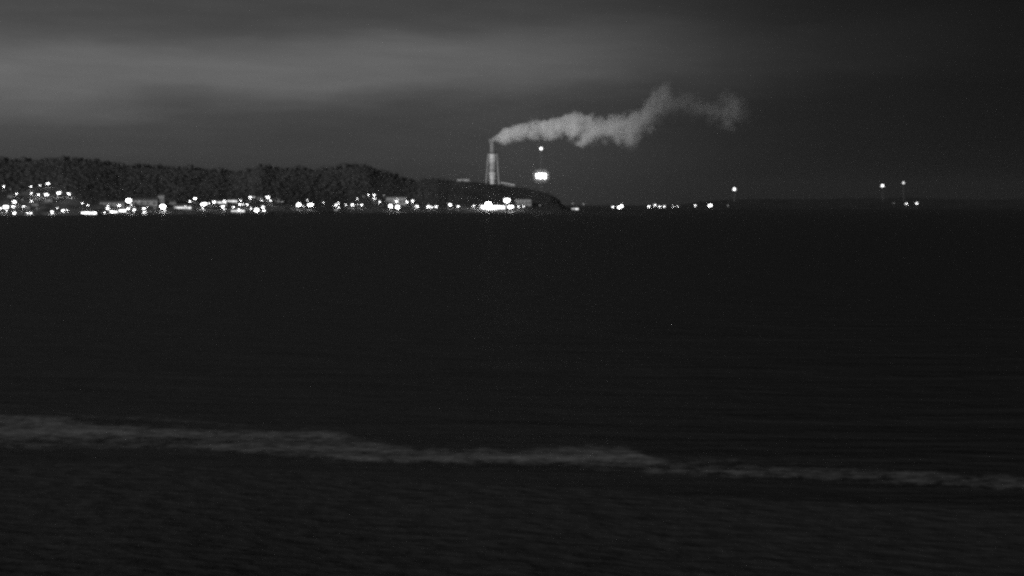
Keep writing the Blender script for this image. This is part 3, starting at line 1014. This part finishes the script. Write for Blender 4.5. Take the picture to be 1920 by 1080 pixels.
# ----------------------------------------------------------------------------
# woodland on the hill: one mass of crowns
# ----------------------------------------------------------------------------
def build_wood():
    import bmesh
    bm = bmesh.new()
    bmesh.ops.create_icosphere(bm, subdivisions=1, radius=1)
    bv = np.array([v.co[:] for v in bm.verts])
    bf = np.array([[v.index for v in f.verts] for f in bm.faces])
    bm.free()
    rng = np.random.default_rng(3)
    V_, F_ = [], []
    n0 = 0
    occ = np.array([(a, b, c) for a, b, c in occupied])

    def crown(px, D, hh, lift=.40):
        nonlocal n0
        x = (px - 960) / F * D
        z = land_z(px, D)
        conifer = rng.random() < .25
        wd = hh * (.30 if conifer else rng.uniform(.42, .7))
        v = bv * (1 + rng.normal(0, .13, (len(bv), 1)))
        v = v * np.array([wd, wd, hh * (.5 if lift > .2 else .2)])
        if conifer:
            k = 1.25 - .95 * (bv[:, 2:3] + 1) / 2
            v[:, :2] *= k
        v = v + np.array([x, D, z + hh * lift])
        V_.append(v); F_.append(bf + n0); n0 += len(bv)
    for i in range(15000):
        px = rng.uniform(-700, 1062)
        s = rng.uniform(.18, 1.04) ** .8
        a, b = shore_D(px), ridge_D(px)
        D = a + s * (b - a)
        if np.any((np.abs(occ[:, 0] - px) < occ[:, 2] * .5 + 9) & (occ[:, 1] > D - 45) & (occ[:, 1] - D < 500)):
            continue
        hh = tree_h(px) * rng.uniform(.6, 1.35)
        if s < .4: hh *= .75
        if hh < 1.2: continue
        crown(px, D, hh * .9 * (1 + .5 * nz(px * .02, D * .006, 3)), .02)
    px = -700                                  # a closed edge of trees along the skyline
    while px < 1050:
        hh = tree_h(px) * rng.uniform(.75, 1.25) * (1 + .7 * nz(px * .035, 2))
        if hh > 1.5:
            crown(px, ridge_D(px) + rng.uniform(-25, 5), hh)
        px += rng.uniform(2.0, 5)
    V_, F_ = np.concatenate(V_), np.concatenate(F_)
    me = bpy.data.meshes.new('woodland')
    me.vertices.add(len(V_)); me.vertices.foreach_set('co', V_.astype(np.float32).ravel())
    me.loops.add(len(F_) * 3); me.loops.foreach_set('vertex_index', F_.astype(np.int32).ravel())
    me.polygons.add(len(F_)); me.polygons.foreach_set('loop_start', (np.arange(len(F_)) * 3).astype(np.int32))
    me.update(calc_edges=True)
    me.materials.append(M['wood'])
    me.polygons.foreach_set('use_smooth', np.ones(len(F_), dtype=bool))
    o = bpy.data.objects.new('woodland', me)
    C.objects.link(o)
    tag(o, 'dark woodland covering the long hill behind the town', 'woodland', kind='stuff')


build_wood()

# ----------------------------------------------------------------------------
# smoke plume
# ----------------------------------------------------------------------------
PLUME = [(923.7, 261, 267.5), (926, 258, 269), (931, 253, 268.5), (937, 249, 267.5), (952, 240, 267.5), (966, 237, 266), (983, 234.6, 262), (1003, 226, 263), (1023, 232, 260), (1049, 220, 257.5), (1066, 221, 252), (1080, 216, 272),
         (1098, 220, 273), (1118, 226, 269), (1132, 229, 260), (1149, 212, 259), (1166, 220, 272), (1178, 222, 276), (1189, 213, 270), (1207, 194, 253), (1218, 196, 245), (1232, 158, 227), (1247, 157, 213),
         (1267, 173, 209), (1287, 177, 212), (1310, 184, 216), (1327, 192, 227), (1344, 187, 233), (1367, 177, 235), (1390, 184, 233), (1404, 202, 229)]


def build_smoke():
    import bmesh
    rng = random.Random(11)
    bm = bmesh.new()
    top = [(a, b) for a, b, c in PLUME]
    bot = [(a, c) for a, b, c in PLUME]

    def puff(x, y, r):
        p = at(x, y, CD)
        rm = r * PXM
        mt_ = bmesh.ops.create_icosphere(bm, subdivisions=3, radius=rm)
        d = Vector((0, rng.uniform(-.5, .5) * rm, 0))
        for v in mt_['verts']:
            v.co = v.co + p + d
    x = 924.0
    while x < 1405:
        t, b = interp(x, top), interp(x, bot)
        hf = (b - t) / 2
        c = (b + t) / 2
        puff(x, c, hf * 1.5 + 2)
        if hf > 99:
            for _ in range(3):
                r = hf * rng.uniform(.25, .5)
                puff(x + rng.uniform(-3, 3), t + r * rng.uniform(.85, 1.15), r)
                r = hf * rng.uniform(.25, .5)
                puff(x + rng.uniform(-3, 3), b - r * rng.uniform(.85, 1.15), r)
        x += max(1.2, hf * .2)
    me = bpy.data.meshes.new('smoke_plume')
    bm.to_mesh(me); bm.free()
    tmp = bpy.data.objects.new('smoke_plume', me)
    C.objects.link(tmp)
    rm = tmp.modifiers.new('remesh', 'REMESH')
    rm.mode = 'VOXEL'
    rm.voxel_size = 2.0
    dg = bpy.context.evaluated_depsgraph_get()
    me2 = bpy.data.meshes.new_from_object(tmp.evaluated_get(dg))
    tmp.modifiers.clear()
    tmp.data = me2
    me2.name = 'smoke_plume'
    mtl = bpy.data.materials.new('chimney_smoke')
    mtl.use_nodes = True
    t = mtl.node_tree
    for nd in list(t.nodes):
        t.nodes.remove(nd)
    out = t.nodes.new('ShaderNodeOutputMaterial')
    pv = t.nodes.new('ShaderNodeVolumePrincipled')
    pv.inputs['Color'].default_value = (.99, .99, .99, 1)
    pv.inputs['Anisotropy'].default_value = 0.0
    t.links.new(pv.outputs[0], out.inputs['Volume'])
    c = t.nodes.new('ShaderNodeTexCoord')
    sp = t.nodes.new('ShaderNodeSeparateXYZ')
    t.links.new(c.outputs['Object'], sp.inputs[0])
    x0, x1 = at(920, 260, CD).x, at(1410, 200, CD).x
    nw = t.nodes.new('ShaderNodeTexNoise')
    nw.inputs['Scale'].default_value = .035
    nw.inputs['Detail'].default_value = 4
    t.links.new(c.outputs['Object'], nw.inputs['Vector'])
    xw = t.nodes.new('ShaderNodeMath'); xw.operation = 'MULTIPLY_ADD'
    t.links.new(nw.outputs['Fac'], xw.inputs[0])
    xw.inputs[1].default_value = 46.0
    xa = t.nodes.new('ShaderNodeMath'); xa.operation = 'SUBTRACT'
    t.links.new(sp.outputs['X'], xa.inputs[0]); xa.inputs[1].default_value = 23.0
    t.links.new(xa.outputs[0], xw.inputs[2])
    mr = t.nodes.new('ShaderNodeMapRange')
    mr.inputs['From Min'].default_value = x0
    mr.inputs['From Max'].default_value = x1
    # near the stack the run is not disturbed
    bl = t.nodes.new('ShaderNodeMapRange')
    bl.inputs['From Min'].default_value = x0 + 4
    bl.inputs['From Max'].default_value = x0 + 90
    t.links.new(sp.outputs['X'], bl.inputs['Value'])
    mx = t.nodes.new('ShaderNodeMix'); mx.data_type = 'FLOAT'
    t.links.new(bl.outputs[0], mx.inputs[0])
    t.links.new(sp.outputs['X'], mx.inputs[2])
    t.links.new(xw.outputs[0], mx.inputs[3])
    t.links.new(mx.outputs[0], mr.inputs['Value'])
    cr = t.nodes.new('ShaderNodeValToRGB')
    e = cr.color_ramp
    st = [(0, .10), (.05, .34), (.25, .24), (.42, .08), (.53, .030), (.62, .0095), (.7, .0045), (.8, .0034), (.93, .0048), (1, .0)]
    e.elements[0].position = 0; e.elements[1].position = 1
    e.elements[0].color = (st[0][1],) * 3 + (1,)
    e.elements[1].color = (st[-1][1],) * 3 + (1,)
    for p, q in st[1:-1]:
        k = e.elements.new(p); k.color = (q, q, q, 1)
    t.links.new(mr.outputs[0], cr.inputs[0])
    # the plume's axis and half width along its run, with billows eating into its edge
    def curve(pts, lo, hi):
        fc = t.nodes.new('ShaderNodeFloatCurve')
        cm = fc.mapping.curves[0]
        q = [((a - x0) / (x1 - x0), (b - lo) / (hi - lo)) for a, b in pts]
        q = [p for p in q if 0 < p[0] < 1]
        cm.points[0].location = (0, q[0][1]); cm.points[1].location = (1, q[-1][1])
        for a, b in q[1:-1]:
            cm.points.new(a, b)
        fc.mapping.update()
        t.links.new(mr.outputs[0], fc.inputs['Value'])
        m_ = t.nodes.new('ShaderNodeMath'); m_.operation = 'MULTIPLY_ADD'
        t.links.new(fc.outputs[0], m_.inputs[0])
        m_.inputs[1].default_value = hi - lo
        m_.inputs[2].default_value = lo
        return m_.outputs[0]

    def mth(op, a, b=None, c_=None):
        m_ = t.nodes.new('ShaderNodeMath'); m_.operation = op
        for k_, v_ in enumerate((a, b, c_)):
            if v_ is None: continue
            if isinstance(v_, (int, float)): m_.inputs[k_].default_value = v_
            else: t.links.new(v_, m_.inputs[k_])
        return m_.outputs[0]
    def smooth(a, k, w_):
        return sum(interp(a + d_ * w_, k) for d_ in (-2, -1, 0, 1, 2)) / 5
    ax, hw = [], []
    fine = []
    for i_ in range(30):
        a = 923.7 + (1404 - 923.7) * (i_ / 29) ** 1.15
        w_ = min(7, (a - 923) * .12 + .3)
        fine.append((a, smooth(a, top, w_) - .6, smooth(a, bot, w_) + .6))
    for a, tp, bt in fine:
        p, q = at(a, tp, CD), at(a, bt, CD)
        ax.append((p.x, (p.z + q.z) / 2)); hw.append((p.x, (p.z - q.z) / 2))
    zc = curve(ax, 100, 320)
    hh = curve(hw, 0, 60)
    dz = mth('SUBTRACT', sp.outputs['Z'], zc)
    dy = mth('SUBTRACT', sp.outputs['Y'], CD)
    rr = mth('DIVIDE', mth('SQRT', mth('ADD', mth('MULTIPLY', dz, dz), mth('MULTIPLY', dy, dy))), hh)
    n = t.nodes.new('ShaderNodeTexNoise')
    n.inputs['Scale'].default_value = .042
    n.inputs['Detail'].default_value = 6
    n.inputs['Roughness'].default_value = .58
    t.links.new(c.outputs['Object'], n.inputs['Vector'])
    amp = mth('MULTIPLY_ADD', mr.outputs[0], 2.6, 2.1)
    rn = mth('ADD', rr, mth('MULTIPLY', mth('SUBTRACT', n.outputs['Fac'], .5), amp))
    m2 = t.nodes.new('ShaderNodeMapRange')
    m2.interpolation_type = 'SMOOTHSTEP'
    m2.inputs['From Min'].default_value = 1.2
    m2.inputs['From Max'].default_value = .45
    m2.inputs['To Min'].default_value = 0
    m2.inputs['To Max'].default_value = 1.25
    t.links.new(rn, m2.inputs['Value'])
    mu = t.nodes.new('ShaderNodeMath'); mu.operation = 'MULTIPLY'
    t.links.new(cr.outputs[0], mu.inputs[0])
    t.links.new(m2.outputs[0], mu.inputs[1])
    t.links.new(mu.outputs[0], pv.inputs['Density'])
    me2.materials.clear()
    me2.materials.append(mtl)
    tag(tmp, 'pale smoke plume drifting right from the chimney top', 'smoke')


build_smoke()

# ----------------------------------------------------------------------------
# sea air
# ----------------------------------------------------------------------------
HAZE = 3.2e-5
m = MB()
m.box((0, 14800, 145), (56000, 30400, 330))
hm = bpy.data.materials.new('sea_haze')
hm.use_nodes = True
t = hm.node_tree
for nd in list(t.nodes):
    t.nodes.remove(nd)
o_ = t.nodes.new('ShaderNodeOutputMaterial')
pv = t.nodes.new('ShaderNodeVolumePrincipled')
pv.inputs['Color'].default_value = (.95, .95, .95, 1)
pv.inputs['Density'].default_value = HAZE
pv.inputs['Anisotropy'].default_value = .78
t.links.new(pv.outputs[0], o_.inputs['Volume'])
tag(m.build('haze', hm), 'thin night haze over the bay', 'haze', kind='stuff')

# ----------------------------------------------------------------------------
# render settings
# ----------------------------------------------------------------------------
S.view_settings.view_transform = 'Standard'
S.view_settings.look = 'None'
S.view_settings.exposure = 0
S.view_settings.gamma = 1
S.render.engine = 'CYCLES'
cy = S.cycles
cy.use_denoising = False
cy.volume_bounces = 14
cy.max_bounces = 16
cy.diffuse_bounces = 3
cy.glossy_bounces = 3
cy.volume_step_rate = .06
cy.volume_max_steps = 512
cy.transparent_max_bounces = 16
cy.filter_width = 3.1
cy.sample_clamp_indirect = 1.0
